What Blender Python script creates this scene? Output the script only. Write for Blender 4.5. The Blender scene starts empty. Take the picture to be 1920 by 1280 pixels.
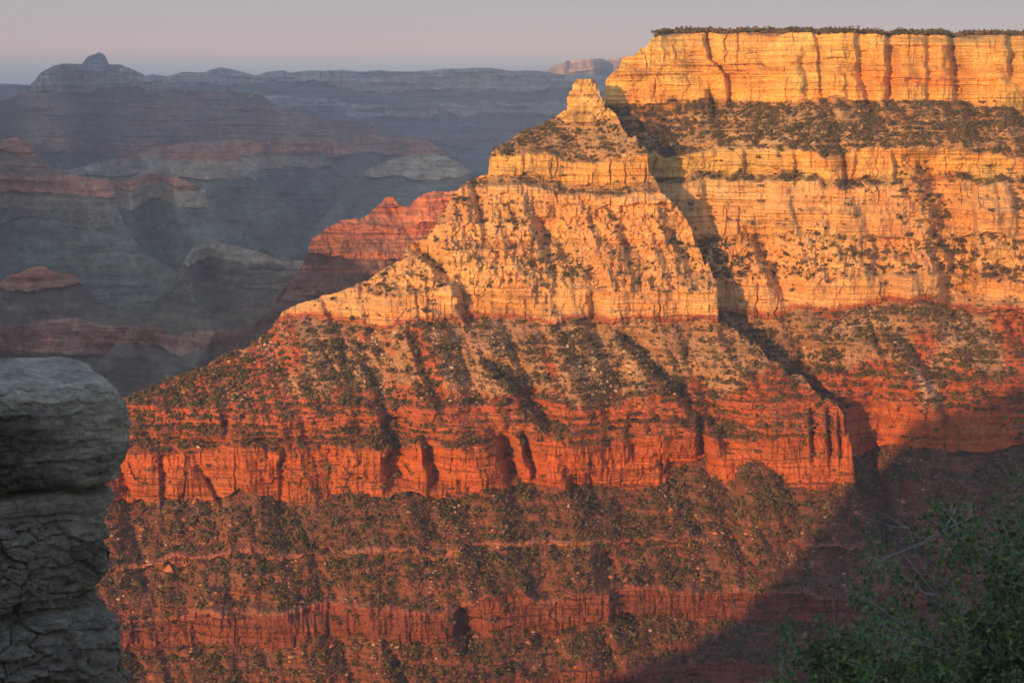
import bpy, math, random
import numpy as np
from mathutils import Vector
random.seed(7)
rng = np.random.default_rng(11)
C = bpy.context.scene.collection

# ------------------------------------------------------------------ camera, sky, sun, exposure
F = 3500.0            # focal length in pixels of the 1920 px wide photograph
HX, HY = 960.0, 145.0 # vanishing point of the level view axis
sc = bpy.context.scene
cd = bpy.data.cameras.new('camera'); cam = bpy.data.objects.new('camera', cd); C.objects.link(cam)
cam.location = (0, 0, 0); cam.rotation_euler = (math.radians(90), 0, 0)
cd.sensor_width = 36; cd.lens = F / 1920 * 36; cd.shift_y = -(640 - HY) / 1920
cd.clip_start = 0.1; cd.clip_end = 200000
cd.dof.use_dof = True; cd.dof.focus_distance = 2000; cd.dof.aperture_fstop = 7.5
sc.camera = cam

SUN_EL = math.radians(7.0)
LX, LY = 0.5, 0.8660254                       # direction the sunlight travels, seen from above
w = bpy.data.worlds.new('World'); sc.world = w; w.use_nodes = True
nt = w.node_tree; nt.nodes.clear()
out = nt.nodes.new('ShaderNodeOutputWorld'); bg = nt.nodes.new('ShaderNodeBackground')
sky = nt.nodes.new('ShaderNodeTexSky'); sky.sky_type = 'NISHITA'; sky.sun_disc = False
sky.sun_elevation = SUN_EL; sky.sun_rotation = math.atan2(-LX, -LY)
sky.altitude = 2100; sky.air_density = 1.0; sky.dust_density = 1.6; sky.ozone_density = 1.5
bg.inputs[1].default_value = 0.15
# opposite the low sun: a dusky band by height above the horizon
tc = nt.nodes.new('ShaderNodeTexCoord'); sx = nt.nodes.new('ShaderNodeSeparateXYZ'); nt.links.new(tc.outputs['Generated'], sx.inputs[0])
rp = nt.nodes.new('ShaderNodeValToRGB'); cr = rp.color_ramp; nt.links.new(sx.outputs['Z'], rp.inputs[0])
K = 1.03 / 0.15
stops = [(0.0, (0.20, 0.235, 0.29)), (0.009, (0.40, 0.33, 0.32)), (0.015, (0.57, 0.37, 0.325)), (0.04, (0.435, 0.36, 0.30)), (0.20, (0.16, 0.19, 0.245)), (0.7, (0.075, 0.11, 0.19))]
cr.elements[0].position = 0.0; cr.elements[1].position = 0.7
for p_, c_ in stops[1:-1]: cr.elements.new(p_)
for e_, (p_, c_) in zip(cr.elements, stops): e_.position = p_; e_.color = tuple(x * K for x in c_) + (1,)
dt = nt.nodes.new('ShaderNodeVectorMath'); dt.operation = 'DOT_PRODUCT'; dt.inputs[1].default_value = (LX, LY, 0.15); nt.links.new(tc.outputs['Generated'], dt.inputs[0])
fr = nt.nodes.new('ShaderNodeMapRange'); fr.inputs['From Min'].default_value = -0.2; fr.inputs['From Max'].default_value = 0.6; fr.inputs['To Max'].default_value = 0.9; nt.links.new(dt.outputs['Value'], fr.inputs[0])
mxs = nt.nodes.new('ShaderNodeMix'); mxs.data_type = 'RGBA'; nt.links.new(fr.outputs[0], mxs.inputs['Factor'])
nt.links.new(sky.outputs[0], mxs.inputs['A']); nt.links.new(rp.outputs[0], mxs.inputs['B'])
nt.links.new(mxs.outputs['Result'], bg.inputs[0])
nt.links.new(bg.outputs[0], out.inputs[0])
sl = bpy.data.lights.new('sun', 'SUN'); sl.energy = 5.0; sl.angle = math.radians(0.53); sl.color = (1.0, 0.485, 0.15)
sun = bpy.data.objects.new('sun', sl); C.objects.link(sun)
sun.rotation_euler = Vector((LX * math.cos(SUN_EL), LY * math.cos(SUN_EL), -math.sin(SUN_EL))).to_track_quat('-Z', 'Y').to_euler()
sc.view_settings.view_transform = 'Standard'; sc.view_settings.look = 'None'
sc.view_settings.gamma = 1; sc.view_settings.exposure = 1.0
sc.render.engine = 'CYCLES'
sc.cycles.use_denoising = True; sc.cycles.denoising_input_passes = 'RGB_ALBEDO_NORMAL'; sc.cycles.denoising_prefilter = 'NONE'
sc.cycles.max_bounces = 5; sc.cycles.diffuse_bounces = 3; sc.cycles.volume_bounces = 2
sc.cycles.use_adaptive_sampling = False

# ------------------------------------------------------------------ noise
U32 = np.uint32
def _h(ix, iy, iz, seed):
    with np.errstate(over='ignore'):
        h = ix.astype(np.int64).astype(U32) * U32(374761393) + iy.astype(np.int64).astype(U32) * U32(668265263)
        if iz is not None: h = h + iz.astype(np.int64).astype(U32) * U32(2147483647)
        h = h + U32((seed * 974711 + 12345) & 0xffffffff)
        h = (h ^ (h >> U32(13))) * U32(1274126177)
        h = (h ^ (h >> U32(15))) * U32(2246822519)
        h = h ^ (h >> U32(16))
    return h.astype(np.float32) * np.float32(1 / 4294967296.0)
def _q(t): return t * t * t * (t * (t * 6 - 15) + 10)
def n2(x, y, seed=0):
    x = np.asarray(x, np.float32); y = np.asarray(y, np.float32)
    x, y = np.broadcast_arrays(x, y)
    ix = np.floor(x); iy = np.floor(y); fx = _q(x - ix); fy = _q(y - iy)
    a = _h(ix, iy, None, seed); b = _h(ix + 1, iy, None, seed); c = _h(ix, iy + 1, None, seed); d = _h(ix + 1, iy + 1, None, seed)
    return (a + (b - a) * fx) * (1 - fy) * 2 + (c + (d - c) * fx) * fy * 2 - 1
def n3(x, y, z, seed=0):
    ix = np.floor(x); iy = np.floor(y); iz = np.floor(z); fx = _q(x - ix); fy = _q(y - iy); fz = _q(z - iz)
    r = 0
    for k in (0, 1):
        a = _h(ix, iy, iz + k, seed); b = _h(ix + 1, iy, iz + k, seed); c = _h(ix, iy + 1, iz + k, seed); d = _h(ix + 1, iy + 1, iz + k, seed)
        v = (a + (b - a) * fx) * (1 - fy) + (c + (d - c) * fx) * fy
        r = r + v * (fz if k else 1 - fz)
    return r * 2 - 1
def fbm(x, y, o=4, seed=0, g=0.5):
    r = 0; a = 1; s = 0
    for i in range(o):
        r = r + a * n2(x, y, seed + i * 17); s += a; a *= g; x = x * 2.03; y = y * 2.03
    return r / s
def fbm3(x, y, z, o=4, seed=0, g=0.5):
    r = 0; a = 1; s = 0
    for i in range(o):
        r = r + a * n3(x, y, z, seed + i * 17); s += a; a *= g; x = x * 2.03; y = y * 2.03; z = z * 2.03
    return r / s
def worley(x, y, seed=0):
    x = np.asarray(x, np.float32); y = np.asarray(y, np.float32)
    ix = np.floor(x); iy = np.floor(y)
    f1 = np.full(x.shape, 9, np.float32); f2 = f1.copy(); cid = np.zeros(x.shape, np.float32)
    for i in (-1, 0, 1):
        for j in (-1, 0, 1):
            cx = ix + i; cy = iy + j
            dx = cx + _h(cx, cy, None, seed) - x; dy = cy + _h(cx, cy, None, seed + 5) - y
            d = np.sqrt(dx * dx + dy * dy); m = d < f1
            f2 = np.where(m, f1, np.minimum(f2, d)); cid = np.where(m, _h(cx, cy, None, seed + 9), cid); f1 = np.where(m, d, f1)
    return f1, f2, cid
def sstep(a, b, x):
    t = np.clip((x - a) / (b - a), 0, 1); return t * t * (3 - 2 * t)

# ------------------------------------------------------------------ object helpers
def tag(o, label=None, cat=None, group=None, kind=None):
    if label: o['label'] = label
    if cat: o['category'] = cat
    if group: o['group'] = group
    if kind: o['kind'] = kind
    return o
def mesh_np(name, V, faces, mat, col=None, smooth=False):
    V = np.ascontiguousarray(V, np.float32); faces = np.ascontiguousarray(faces, np.int32)
    m = bpy.data.meshes.new(name); n, k = faces.shape
    m.vertices.add(len(V)); m.vertices.foreach_set('co', V.ravel())
    m.loops.add(n * k); m.loops.foreach_set('vertex_index', faces.ravel())
    m.polygons.add(n); m.polygons.foreach_set('loop_start', np.arange(0, n * k, k, dtype=np.int32))
    try: m.polygons.foreach_set('loop_total', np.full(n, k, np.int32))
    except Exception: pass
    m.polygons.foreach_set('use_smooth', np.full(n, smooth, bool))
    if col is not None:
        a = m.color_attributes.new('rock_colour', 'FLOAT_COLOR', 'POINT')
        c4 = np.ones((len(V), 4), np.float32); c4[:, :3] = col
        a.data.foreach_set('color', c4.ravel())
    m.update(calc_edges=True)
    m.materials.append(mat)
    return m
def link(name, mesh, parent=None, loc=None):
    o = bpy.data.objects.new(name, mesh); C.objects.link(o)
    if parent is not None: o.parent = parent
    if loc is not None: o.location = loc
    return o
def grid_faces(nr, nc, wrap=False):
    i = np.arange(nr - 1)[:, None]; j = np.arange(nc if wrap else nc - 1)[None, :]
    j2 = (j + 1) % nc
    a = i * nc + j; b = i * nc + j2; c = (i + 1) * nc + j2; d = (i + 1) * nc + j
    return np.stack([a, b, c, d], -1).reshape(-1, 4)

# ------------------------------------------------------------------ materials
def mat_attr(name, fine=0.5, amt=0.35, bump=0.0, bscale=1.0, rough=0.95):
    m = bpy.data.materials.new(name); m.use_nodes = True; t = m.node_tree; b = t.nodes['Principled BSDF']
    b.inputs['Roughness'].default_value = rough; b.inputs['Specular IOR Level'].default_value = 0.15
    a = t.nodes.new('ShaderNodeAttribute'); a.attribute_name = 'rock_colour'
    g = t.nodes.new('ShaderNodeNewGeometry')
    nz = t.nodes.new('ShaderNodeTexNoise'); nz.inputs['Scale'].default_value = fine; nz.inputs['Detail'].default_value = 6; nz.inputs['Roughness'].default_value = 0.7
    t.links.new(g.outputs['Position'], nz.inputs['Vector'])
    mr = t.nodes.new('ShaderNodeMapRange'); mr.inputs['From Min'].default_value = 0.25; mr.inputs['From Max'].default_value = 0.75
    mr.inputs['To Min'].default_value = 1 - amt; mr.inputs['To Max'].default_value = 1 + amt
    t.links.new(nz.outputs[0], mr.inputs[0])
    mx = t.nodes.new('ShaderNodeVectorMath'); mx.operation = 'SCALE'
    t.links.new(a.outputs['Color'], mx.inputs[0]); t.links.new(mr.outputs[0], mx.inputs['Scale'])
    t.links.new(mx.outputs[0], b.inputs['Base Color'])
    if bump:
        n = t.nodes.new('ShaderNodeTexNoise'); n.inputs['Scale'].default_value = bscale; n.inputs['Detail'].default_value = 8; n.inputs['Roughness'].default_value = 0.65
        t.links.new(g.outputs['Position'], n.inputs['Vector'])
        bp = t.nodes.new('ShaderNodeBump'); bp.inputs['Distance'].default_value = bump; bp.inputs['Strength'].default_value = 0.8
        t.links.new(n.outputs[0], bp.inputs['Height']); t.links.new(bp.outputs[0], b.inputs['Normal'])
    return m
M_ROCK = mat_attr('layered_rock', 0.45, 0.32, 0.9, 0.55)
M_FAR = mat_attr('far_rock', 0.03, 0.4)
M_SCRUB = mat_attr('juniper_foliage', 1.2, 0.35)
M_STONE = mat_attr('talus_stone', 0.8, 0.25)
M_NEAR = mat_attr('weathered_limestone', 9.0, 0.45, 0.07, 17.0)
M_LEAF = mat_attr('shrub_leaf', 9.0, 0.3, rough=0.8)
M_BARK = mat_attr('grey_bark', 20.0, 0.3)

# ------------------------------------------------------------------ massif builder: strata profile + plan shape + erosion detail
def lin(pts, x):
    a = np.array(pts, float); return np.interp(x, a[:, 0], a[:, 1])
class Massif: pass
def build_massif(name, mat, crest, layers, anchor, prange, pstep, rstep, plan=None, gullies=(), sc_=1.0, back=1.0, plateau=None,
                 crest_noise=1.5, round_=(30.0, 25.0), colour=None, amp=(1, 1, 1), warp=6.0, seed=0, smooth=False, ribs=0.6, crest_jit=None, brk=None, rib_fade=None):
    M = Massif(); py0, Y0 = anchor; z0 = (HY - py0) / F * Y0
    bounds = [l[0] for l in layers] + [layers[-1][1]]
    i0 = bounds.index(py0); zb = [0] * len(bounds); Yb = [0] * len(bounds); zb[i0] = z0; Yb[i0] = Y0
    def step(Yp, zp, py, ang):
        T = math.tan(math.radians(ang)); k = (HY - py) / F
        Y = (Yp - zp / T) / (1 - k / T); return Y, k * Y
    for i in range(i0, len(layers)): Yb[i + 1], zb[i + 1] = step(Yb[i], zb[i], bounds[i + 1], layers[i][2])
    for i in range(i0 - 1, -1, -1): Yb[i], zb[i] = step(Yb[i + 1], zb[i + 1], bounds[i], layers[i][2])
    zb = np.array(zb); Yb = np.array(Yb); bounds = np.array(bounds, float); M.zb, M.Yb, M.bounds = zb, Yb, bounds
    zpy = lambda py: np.interp(py, bounds, zb)
    M.zpy = zpy
    pyrows = np.concatenate([np.arange(bounds[0], min(1300, bounds[-1]), rstep), np.arange(min(1300, bounds[-1]), bounds[-1] + 1, rstep * 4)])
    z = zpy(pyrows)                                  # descending
    lo, hi = prange
    vis_lo, vis_hi = max(lo, -60), min(hi, 1980)
    p = np.concatenate([np.arange(lo, vis_lo, pstep * 4), np.arange(vis_lo, vis_hi, pstep), np.arange(vis_hi, hi + 1, pstep * 4)])
    nr, nc = len(z), len(p)
    P = np.broadcast_to(p[None, :], (nr, nc)).astype(np.float32); Z = np.broadcast_to(z[:, None], (nr, nc)).astype(np.float32)
    mpp = Y0 / F                                      # metres per photograph pixel at the anchor
    S = (P - HX) * mpp
    s1 = S / sc_; z1 = Z / sc_
    zw = Z + sc_ * (1.4 * warp * fbm(s1 / 190, z1 / 260, 2, seed + 5) + warp * fbm(s1 / 60, z1 / 60, 3, seed + 1) + 0.8 * warp * n2(s1 / 34, z1 / 80, seed + 6) + 0.4 * warp * fbm(s1 / 9, z1 / 14, 2, seed + 2))
    # crest
    zc = zpy(lin(crest, p)) if plateau is None else zpy(lin(crest, p))
    pj = p + crest_jit(p) * (fbm(p / 26, p * 0, 3, seed + 53) + 0.3 * n2(p / 8, p * 0, seed + 54)) if crest_jit else p
    cy = lin(crest, pj); zc = (HY - cy) / F * np.interp(cy, bounds, Yb)
    zc = zc + sc_ * crest_noise * (fbm(s1[0] / 8, s1[0] * 0, 3, seed + 3) + 0.6 * np.maximum(0, n2(s1[0] / 3, s1[0] * 0, seed + 4)))
    # layer weights
    zl = np.linspace(zb[-1], zb[0], 3000); li = np.clip(np.searchsorted(-zb, -zl) - 1, 0, len(layers) - 1)
    typ = np.array([{'c': 0, 'r': 1, 's': 2, 'l': 3}[l[3]] for l in layers])
    wl = [np.interp(zw, zl, np.convolve(np.pad((typ[li] == t).astype(float), 6, mode='edge'), np.ones(13) / 13, 'valid')).astype(np.float32) for t in range(4)]
    wc, wr, ws, wd = wl
    D = np.interp(zw, zb[::-1], Yb[::-1]).astype(np.float32)
    if brk is not None:                              # places where a cliff band has crumbled into a ramp of talus
        yl = np.interp(zl, zb[::-1], Yb[::-1]); nk = int(95 / abs(zl[1] - zl[0])) | 1
        ys = np.convolve(np.pad(yl, nk // 2, mode='reflect', reflect_type='odd'), np.ones(nk) / nk, 'valid')
        kb = sstep(-0.02, 0.42, fbm((s1 + 0.45 * z1) / 62, z1 / 130, 3, seed + 56)) * brk(P, Z, zpy)
        D = D * (1 - kb) + np.interp(zw, zl, ys) * kb; D = D.astype(np.float32)
        mv = 0.8 * kb * wc; wc = wc - mv; ws = ws + 0.5 * mv; wr = wr + 0.5 * mv
    dz = np.clip(zc[None, :] - Z, 0, None)
    if plan is not None: D = D + plan(P, Z, zpy).astype(np.float32)
    gul = 0
    for (pl, gw, gd) in gullies:
        gw, gd = gw * 1.25, gd * 1.5
        a = np.array(pl, float); zg = zpy(a[:, 1]); pg = np.interp(z, zg[::-1], a[::-1, 0])
        env = sstep(zg[-1] - 12 * sc_, zg[-1] + 6 * sc_, z) * (1 - sstep(zg[0] - 8 * sc_, zg[0] + 10 * sc_, z))
        wob = gw * 0.5 * fbm(s1 / 14, z1 / 14, 3, seed + 60)
        t = ((P - pg[:, None]) * mpp + wob) / gw
        f = np.where(t < 0, np.exp(-(t / 0.45) ** 2), np.exp(-(t / 1.6) ** 2))
        D = D + (gd * env[:, None] * f).astype(np.float32); gul = gul + env[:, None] * f * min(1, gd / 14)
    # erosion detail
    bed = 0.7 * n2(s1 / 140, z1 / 2.3, seed + 10) + 1.2 * n2(s1 / 220, z1 / 6.5, seed + 11)
    zb_ = z1 + 2.5 * fbm(s1 / 160, z1 / 200, 2, seed + 7) + 0.5 * n2(s1 / 14, z1 / 9, seed + 8)
    bed = bed + 0.9 * n2(s1 / 32, np.floor(zb_ / 2.6), seed + 9) + 1.8 * n2(s1 / 60, np.floor(zb_ / 7.5), seed + 32)
    big = fbm(s1 / 55, z1 / 150, 3, seed + 12)
    cl = 4.0 * n2(s1 / 21, z1 / 70, seed + 13) + 3.0 * fbm(s1 / 9, z1 / 16, 3, seed + 14) + 1.0 * n2(s1 / 2.4, z1 / 12, seed + 15)
    ck = n2(s1 / 18 + 0.12 * n2(s1 / 9, z1 / 7, seed + 19), z1 / 420, seed + 16)
    cl = cl + 5 * np.exp(-(ck / 0.06) ** 2) * sstep(-0.2, 0.3, n2(s1 / 40, z1 / 40, seed + 17)) + 1.9 * bed
    f1, f2, cid = worley(s1 / 9, z1 / 15, seed + 20)
    g1, g2, gid = worley(s1 / 12 + 0.5 * n2(s1 / 10, z1 / 10, seed + 21), z1 / 15, seed + 22)
    h1, h2, hid = worley(s1 / 4.5 + 0.3 * n2(s1 / 4, z1 / 4, seed + 23), z1 / 5.5, seed + 24)
    ck2 = n2(s1 / 5.5 + 0.1 * n2(s1 / 5, z1 / 4, seed + 38), z1 / 380, seed + 18)
    cl = cl + 3.0 * (cid - 0.5) + 1.6 * (hid - 0.5) + 1.6 * np.exp(-(ck2 / 0.10) ** 2) * sstep(0.1, 0.6, n2(s1 / 25, z1 / 30, seed + 33)) + 0.9 * n2(s1 / 400, z1 / 1.3, seed + 34)
    ro = 3.5 * (gid - 0.5) + 2.2 * (hid - 0.5) + 11 * fbm((s1 + 0.3 * z1) / 42, z1 / 60, 4, seed + 25) + 4.5 * fbm(s1 / 9, z1 / 13, 3, seed + 35) + 2.2 * n2(s1 / 4.5, z1 / 24, seed + 36) + 1.2 * n2(s1 / 2.4, z1 / 3.0, seed + 37) + 0.6 * bed
    gl = 1 - np.abs(fbm((s1 + 0.55 * z1) / 42, z1 / 190, 3, seed + 26)) * 2
    so = 6.5 * gl * gl + 4 * fbm(s1 / 24, z1 / 24, 4, seed + 27) + 1.2 * (hid - 0.5) + 0.8 * n2(s1 / 1.8, z1 / 1.2, seed + 28) + 1.3 * bed
    le = 3.2 * bed + 3 * n2(s1 / 12, z1 / 30, seed + 29) + 2.5 * (cid - 0.5) + 2.6 * (hid - 0.5) + 2.5 * fbm(s1 / 7, z1 / 5, 3, seed + 39) + 3 * fbm(s1 / 30, z1 / 30, 3, seed + 30) + 3.5 * n2(s1 / 90, z1 / 4.2, seed + 31)
    D = D + sc_ * (amp[0] * wc * cl + amp[1] * wr * ro + amp[2] * ws * so + wd * le + 5 * big)
    rib = 1 - 2 * np.abs(fbm((s1 + 0.5 * z1) / 78 + 0.25 * n2(s1 / 60, z1 / 60, seed + 51), z1 / 330, 2, seed + 50))
    rib2 = 1 - 2 * np.abs(fbm((s1 + 0.4 * z1) / 30, z1 / 140, 2, seed + 52))
    lowz = 1 - rib_fade(P, Z, zpy) if rib_fade else 1
    D = D + sc_ * ribs * lowz * (rib * (17 * ws + 13 * wr + 8 * wc + 9 * wd) + rib2 * (5 * ws + 6 * wr + 3.5 * wc + 4 * wd))
    A, H = round_
    D = D + (A(P) if callable(A) else A) * np.exp(-dz / H)
    # crest index and far side
    kc = np.clip((Z > zc[None, :]).sum(0), 0, nr - 1)  # first row at or below the crest
    cols = np.arange(nc); Yc = D[kc, cols]
    Yc = Yc.copy()
    up = Z - zc[None, :]; isb = up > 0
    if plateau is None:
        ZZ = np.where(isb, zc[None, :] - up * 1.0, Z); YY = np.where(isb, Yc[None, :] + 3 + up * back, D)
    else:
        rise = np.where(isb, up, 0); k = plateau(P)
        ZZ = np.where(isb, zc[None, :] - up * (1 - k) + 0.05 * k * rise, Z)
        YY = np.where(isb, Yc[None, :] + 3 + up * (back * (1 - k) + 7 * k), D)
    X = (P - HX) / F * YY
    M.X, M.Y, M.Z, M.P = X.astype(np.float32), YY.astype(np.float32), ZZ.astype(np.float32), P
    M.gul = gul; M.front = ~isb; M.ws, M.wr, M.wc, M.wd, M.zw = ws, wr, wc, wd, zw; M.S = S; M.pyrow = np.broadcast_to(pyrows[:, None], (nr, nc))
    M.pyw = np.interp(zw, zb[::-1], bounds[::-1])
    # colour of the rock
    cl_lut = np.array([l[4] for l in layers], float)[li]
    kk = np.ones(15) / 15
    col = np.stack([np.interp(zw, zl, np.convolve(np.pad(cl_lut[:, c], 7, mode='edge'), kk, 'valid')) for c in range(3)], -1)
    v = 1 + 0.14 * n2(s1 / 160, z1 / 2.6, seed + 40) + 0.12 * n2(s1 / 300, z1 / 8, seed + 41) + (0.10 * n2(s1 / 3.2, z1 / 30, seed + 42) + 0.10 * n2(s1 / 11, z1 / 50, seed + 43)) * wc + 0.22 * fbm(s1 / 16, z1 / 16, 4, seed + 44)
    col = col * v[..., None]
    rd = fbm(s1 / 50, z1 / 22, 4, seed + 45)
    col = col * (1 + rd[..., None] * np.array([0.05, -0.14, -0.26]))
    if colour is not None: col = colour(M, P, Z, s1, z1, col)
    col = np.clip(col, 0.01, 0.8); M.col = col
    V = np.stack([M.X, M.Y, M.Z], -1).reshape(-1, 3)
    me = mesh_np(name, V, grid_faces(nr, nc), mat, col.reshape(-1, 3), smooth)
    M.obj = link(name, me); M.zc = zc; M.p = p
    return M

# albedos; LSL and LCL darkened to stand in for dimmer light low down
KAI = (0.62, 0.36, 0.105); USL = (0.36, 0.215, 0.10); CL2 = (0.57, 0.325, 0.10); COC = (0.56, 0.325, 0.14); RDL = (0.36, 0.12, 0.06)
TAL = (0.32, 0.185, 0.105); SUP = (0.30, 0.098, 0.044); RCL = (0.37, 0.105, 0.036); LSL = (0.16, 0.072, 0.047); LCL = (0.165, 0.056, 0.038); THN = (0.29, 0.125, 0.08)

# ------------------------------------------------------------------ main spur
spur_layers = [
 (120, 210, 55, 'r', KAI), (210, 288, 37, 's', USL), (288, 333, 80, 'c', CL2), (333, 350, 28, 's', USL), (350, 372, 74, 'c', COC), (372, 450, 60, 'r', COC),
 (450, 545, 47, 'r', COC), (545, 592, 80, 'c', COC), (592, 602, 70, 'c', RDL), (602, 758, 36, 's', TAL), (758, 800, 58, 'l', SUP), (800, 840, 40, 'l', SUP),
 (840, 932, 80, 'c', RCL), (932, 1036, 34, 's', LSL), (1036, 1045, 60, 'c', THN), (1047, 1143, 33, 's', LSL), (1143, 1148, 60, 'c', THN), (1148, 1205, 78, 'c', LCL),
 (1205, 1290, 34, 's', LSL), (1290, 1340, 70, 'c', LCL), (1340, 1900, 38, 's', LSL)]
spur_crest = [(-900, 1150), (-400, 960), (-200, 900), (0, 820), (120, 782), (200, 758), (240, 745), (300, 722), (360, 700), (420, 675), (470, 652), (495, 640), (512, 615), (530, 592),
 (560, 578), (600, 565), (660, 545), (690, 535), (700, 522), (730, 506), (755, 490), (759, 468), (775, 458), (800, 452), (815, 430), (830, 402), (850, 364), (880, 342), (914, 330),
 (917, 291), (930, 280), (960, 262), (1010, 240), (1060, 208), (1072, 203), (1138, 203), (1160, 222), (1190, 254), (1213, 286), (1217, 320), (1228, 335), (1270, 380), (1300, 440), (1330, 505), (1342, 545), (1344, 600),
 (1360, 618), (1440, 690), (1530, 760), (1588, 800), (1597, 860), (1603, 890), (1622, 960), (1655, 1040), (1740, 1200), (1900, 1450), (2200, 1800)]
spur_gul = [([(785, 470), (830, 510), (876, 560), (882, 610)], 13, 24), ([(905, 675), (950, 710), (1000, 770), (1040, 805)], 13, 17),
 ([(1165, 635), (1230, 710), (1300, 780), (1345, 830)], 12, 20), ([(768, 620), (790, 690), (830, 765)], 7, 8),
 ([(690, 690), (728, 780), (735, 850), (732, 905)], 10, 16), ([(798, 825), (812, 900)], 7, 18), ([(938, 830), (955, 910)], 5, 16), ([(982, 825), (1000, 900)], 5, 16),
 ([(1308, 790), (1313, 895)], 3.5, 16), ([(1345, 790), (1362, 870)], 6, 9), ([(1518, 800), (1524, 885)], 3, 12), ([(1550, 800), (1556, 885)], 2.5, 12), ([(1572, 800), (1575, 885)], 2, 8),
 ([(1060, 890), (1110, 970)], 12, 12), ([(1090, 375), (1135, 470)], 7, 8), ([(1262, 440), (1300, 520)], 7, 9), ([(885, 345), (905, 425)], 5, 8), ([(1010, 420), (1040, 520)], 7, 8),
 ([(1170, 450), (1200, 545)], 7, 8), ([(1108, 560), (1112, 605)], 5, 8), ([(600, 560), (630, 610)], 7, 8), ([(640, 640), (655, 720)], 7, 5), ([(1180, 800), (1190, 880)], 6, 7),
 ([(415, 770), (420, 800)], 3, 8), ([(300, 840), (305, 935)], 3, 7), ([(380, 880), (414, 935)], 3, 8), ([(530, 840), (522, 935)], 5, 6), ([(1250, 880), (1300, 1000), (1420, 1090)], 22, 16),
 ([(850, 930), (900, 1050), (960, 1150)], 18, 8), ([(480, 935), (520, 1040), (570, 1150)], 16, 6), ([(1130, 1060), (1180, 1200)], 14, 10), ([(860, 1140), (870, 1215)], 9, 14)]
def spur_plan(P, Z, zpy):
    t = 0.085 * (P - 800) * sstep(0, 1, (zpy(300) - Z) / (zpy(300) - zpy(900)))
    t = t + 26 * sstep(740, 690, P) * 0
    b = 18 * n2(P / 260, Z / 400, 901) + 9 * n2(P / 90, Z / 200, 902)
    return t + b
def spur_col(M, P, Z, s, z, col):
    py = M.pyw
    t = sstep(600, 615, py) * (1 - sstep(775, 800, py))           # talus apron: red dirt showing through tan rubble
    n = fbm(s / 26 + 0.4 * z / 26, z / 60, 4, 71) * 1.3
    n = n + 1.0 * sstep(715, 775, py) - 0.62 + 0.9 * sstep(640, 480, P) - 0.25 * sstep(620, 600, py)
    for (px, pyc, wx, wy) in [(530, 655, 40, 50), (800, 680, 20, 60), (700, 760, 120, 25), (1240, 745, 25, 30), (1440, 740, 60, 50), (1030, 690, 14, 40), (1560, 770, 40, 30), (385, 715, 90, 30)]:
        n = n + 1.6 * np.exp(-((P - px - 0.35 * (py - pyc)) / wx) ** 2 - ((py - pyc) / wy) ** 2)
    k = (t * sstep(-0.05, 0.55, n))[..., None]
    col = col * (1 - k) + np.array((0.35, 0.10, 0.045)) * (1 + 0.2 * fbm(s / 9, z / 9, 3, 72)[..., None]) * k
    pale = sstep(0.35, 0.6, fbm(s / 5, z / 5, 3, 74)) * t * (1 - k[..., 0])
    col = col * (1 - 0.5 * pale[..., None]) + np.array((0.46, 0.33, 0.22)) * 0.5 * pale[..., None]
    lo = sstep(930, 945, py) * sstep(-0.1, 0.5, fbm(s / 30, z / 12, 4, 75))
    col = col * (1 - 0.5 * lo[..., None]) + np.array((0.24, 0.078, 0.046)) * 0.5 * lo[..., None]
    return col
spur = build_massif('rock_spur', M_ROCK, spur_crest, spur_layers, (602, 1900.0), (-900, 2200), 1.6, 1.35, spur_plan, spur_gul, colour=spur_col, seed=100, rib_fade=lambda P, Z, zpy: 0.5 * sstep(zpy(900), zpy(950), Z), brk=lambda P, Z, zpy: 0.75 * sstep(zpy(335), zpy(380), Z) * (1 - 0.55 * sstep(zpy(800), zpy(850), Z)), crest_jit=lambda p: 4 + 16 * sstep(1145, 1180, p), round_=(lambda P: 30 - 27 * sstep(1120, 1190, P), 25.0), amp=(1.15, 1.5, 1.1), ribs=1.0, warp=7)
tag(spur.obj, 'long sunlit spur stepping down leftwards from tan cliffs to red cliffs', 'canyon spur', kind='structure')

# ------------------------------------------------------------------ canyon wall with the flat rim
wall_layers = [
 (52, 62, 30, 's', USL), (62, 74, 52, 'c', KAI), (74, 124, 82, 'c', KAI), (124, 150, 70, 'l', KAI), (150, 196, 80, 'c', KAI), (196, 290, 36, 's', USL), (290, 334, 80, 'c', CL2), (334, 346, 30, 's', USL),
 (346, 440, 70, 'c', COC), (440, 520, 52, 'r', COC), (520, 566, 80, 'c', COC), (566, 578, 70, 'c', RDL), (578, 705, 36, 's', TAL), (705, 770, 45, 'l', SUP),
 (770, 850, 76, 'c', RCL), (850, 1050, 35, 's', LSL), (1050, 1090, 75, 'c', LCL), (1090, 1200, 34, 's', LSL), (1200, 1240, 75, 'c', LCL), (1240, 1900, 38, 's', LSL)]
wall_crest = [(600, 700), (900, 480), (1080, 330), (1125, 230), (1142, 185), (1146, 150), (1150, 141), (1164, 129), (1168, 110), (1184, 104), (1196, 91), (1214, 86), (1223, 72), (1240, 63), (1262, 60), (1300, 62), (1330, 59), (1345, 63), (1400, 60), (1460, 62), (1525, 61), (1535, 67), (1545, 63), (1600, 63), (1660, 65), (1668, 69), (1676, 65), (1780, 66), (1788, 71), (1797, 66), (1850, 64), (1920, 67), (2400, 68), (3400, 70)]
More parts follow.
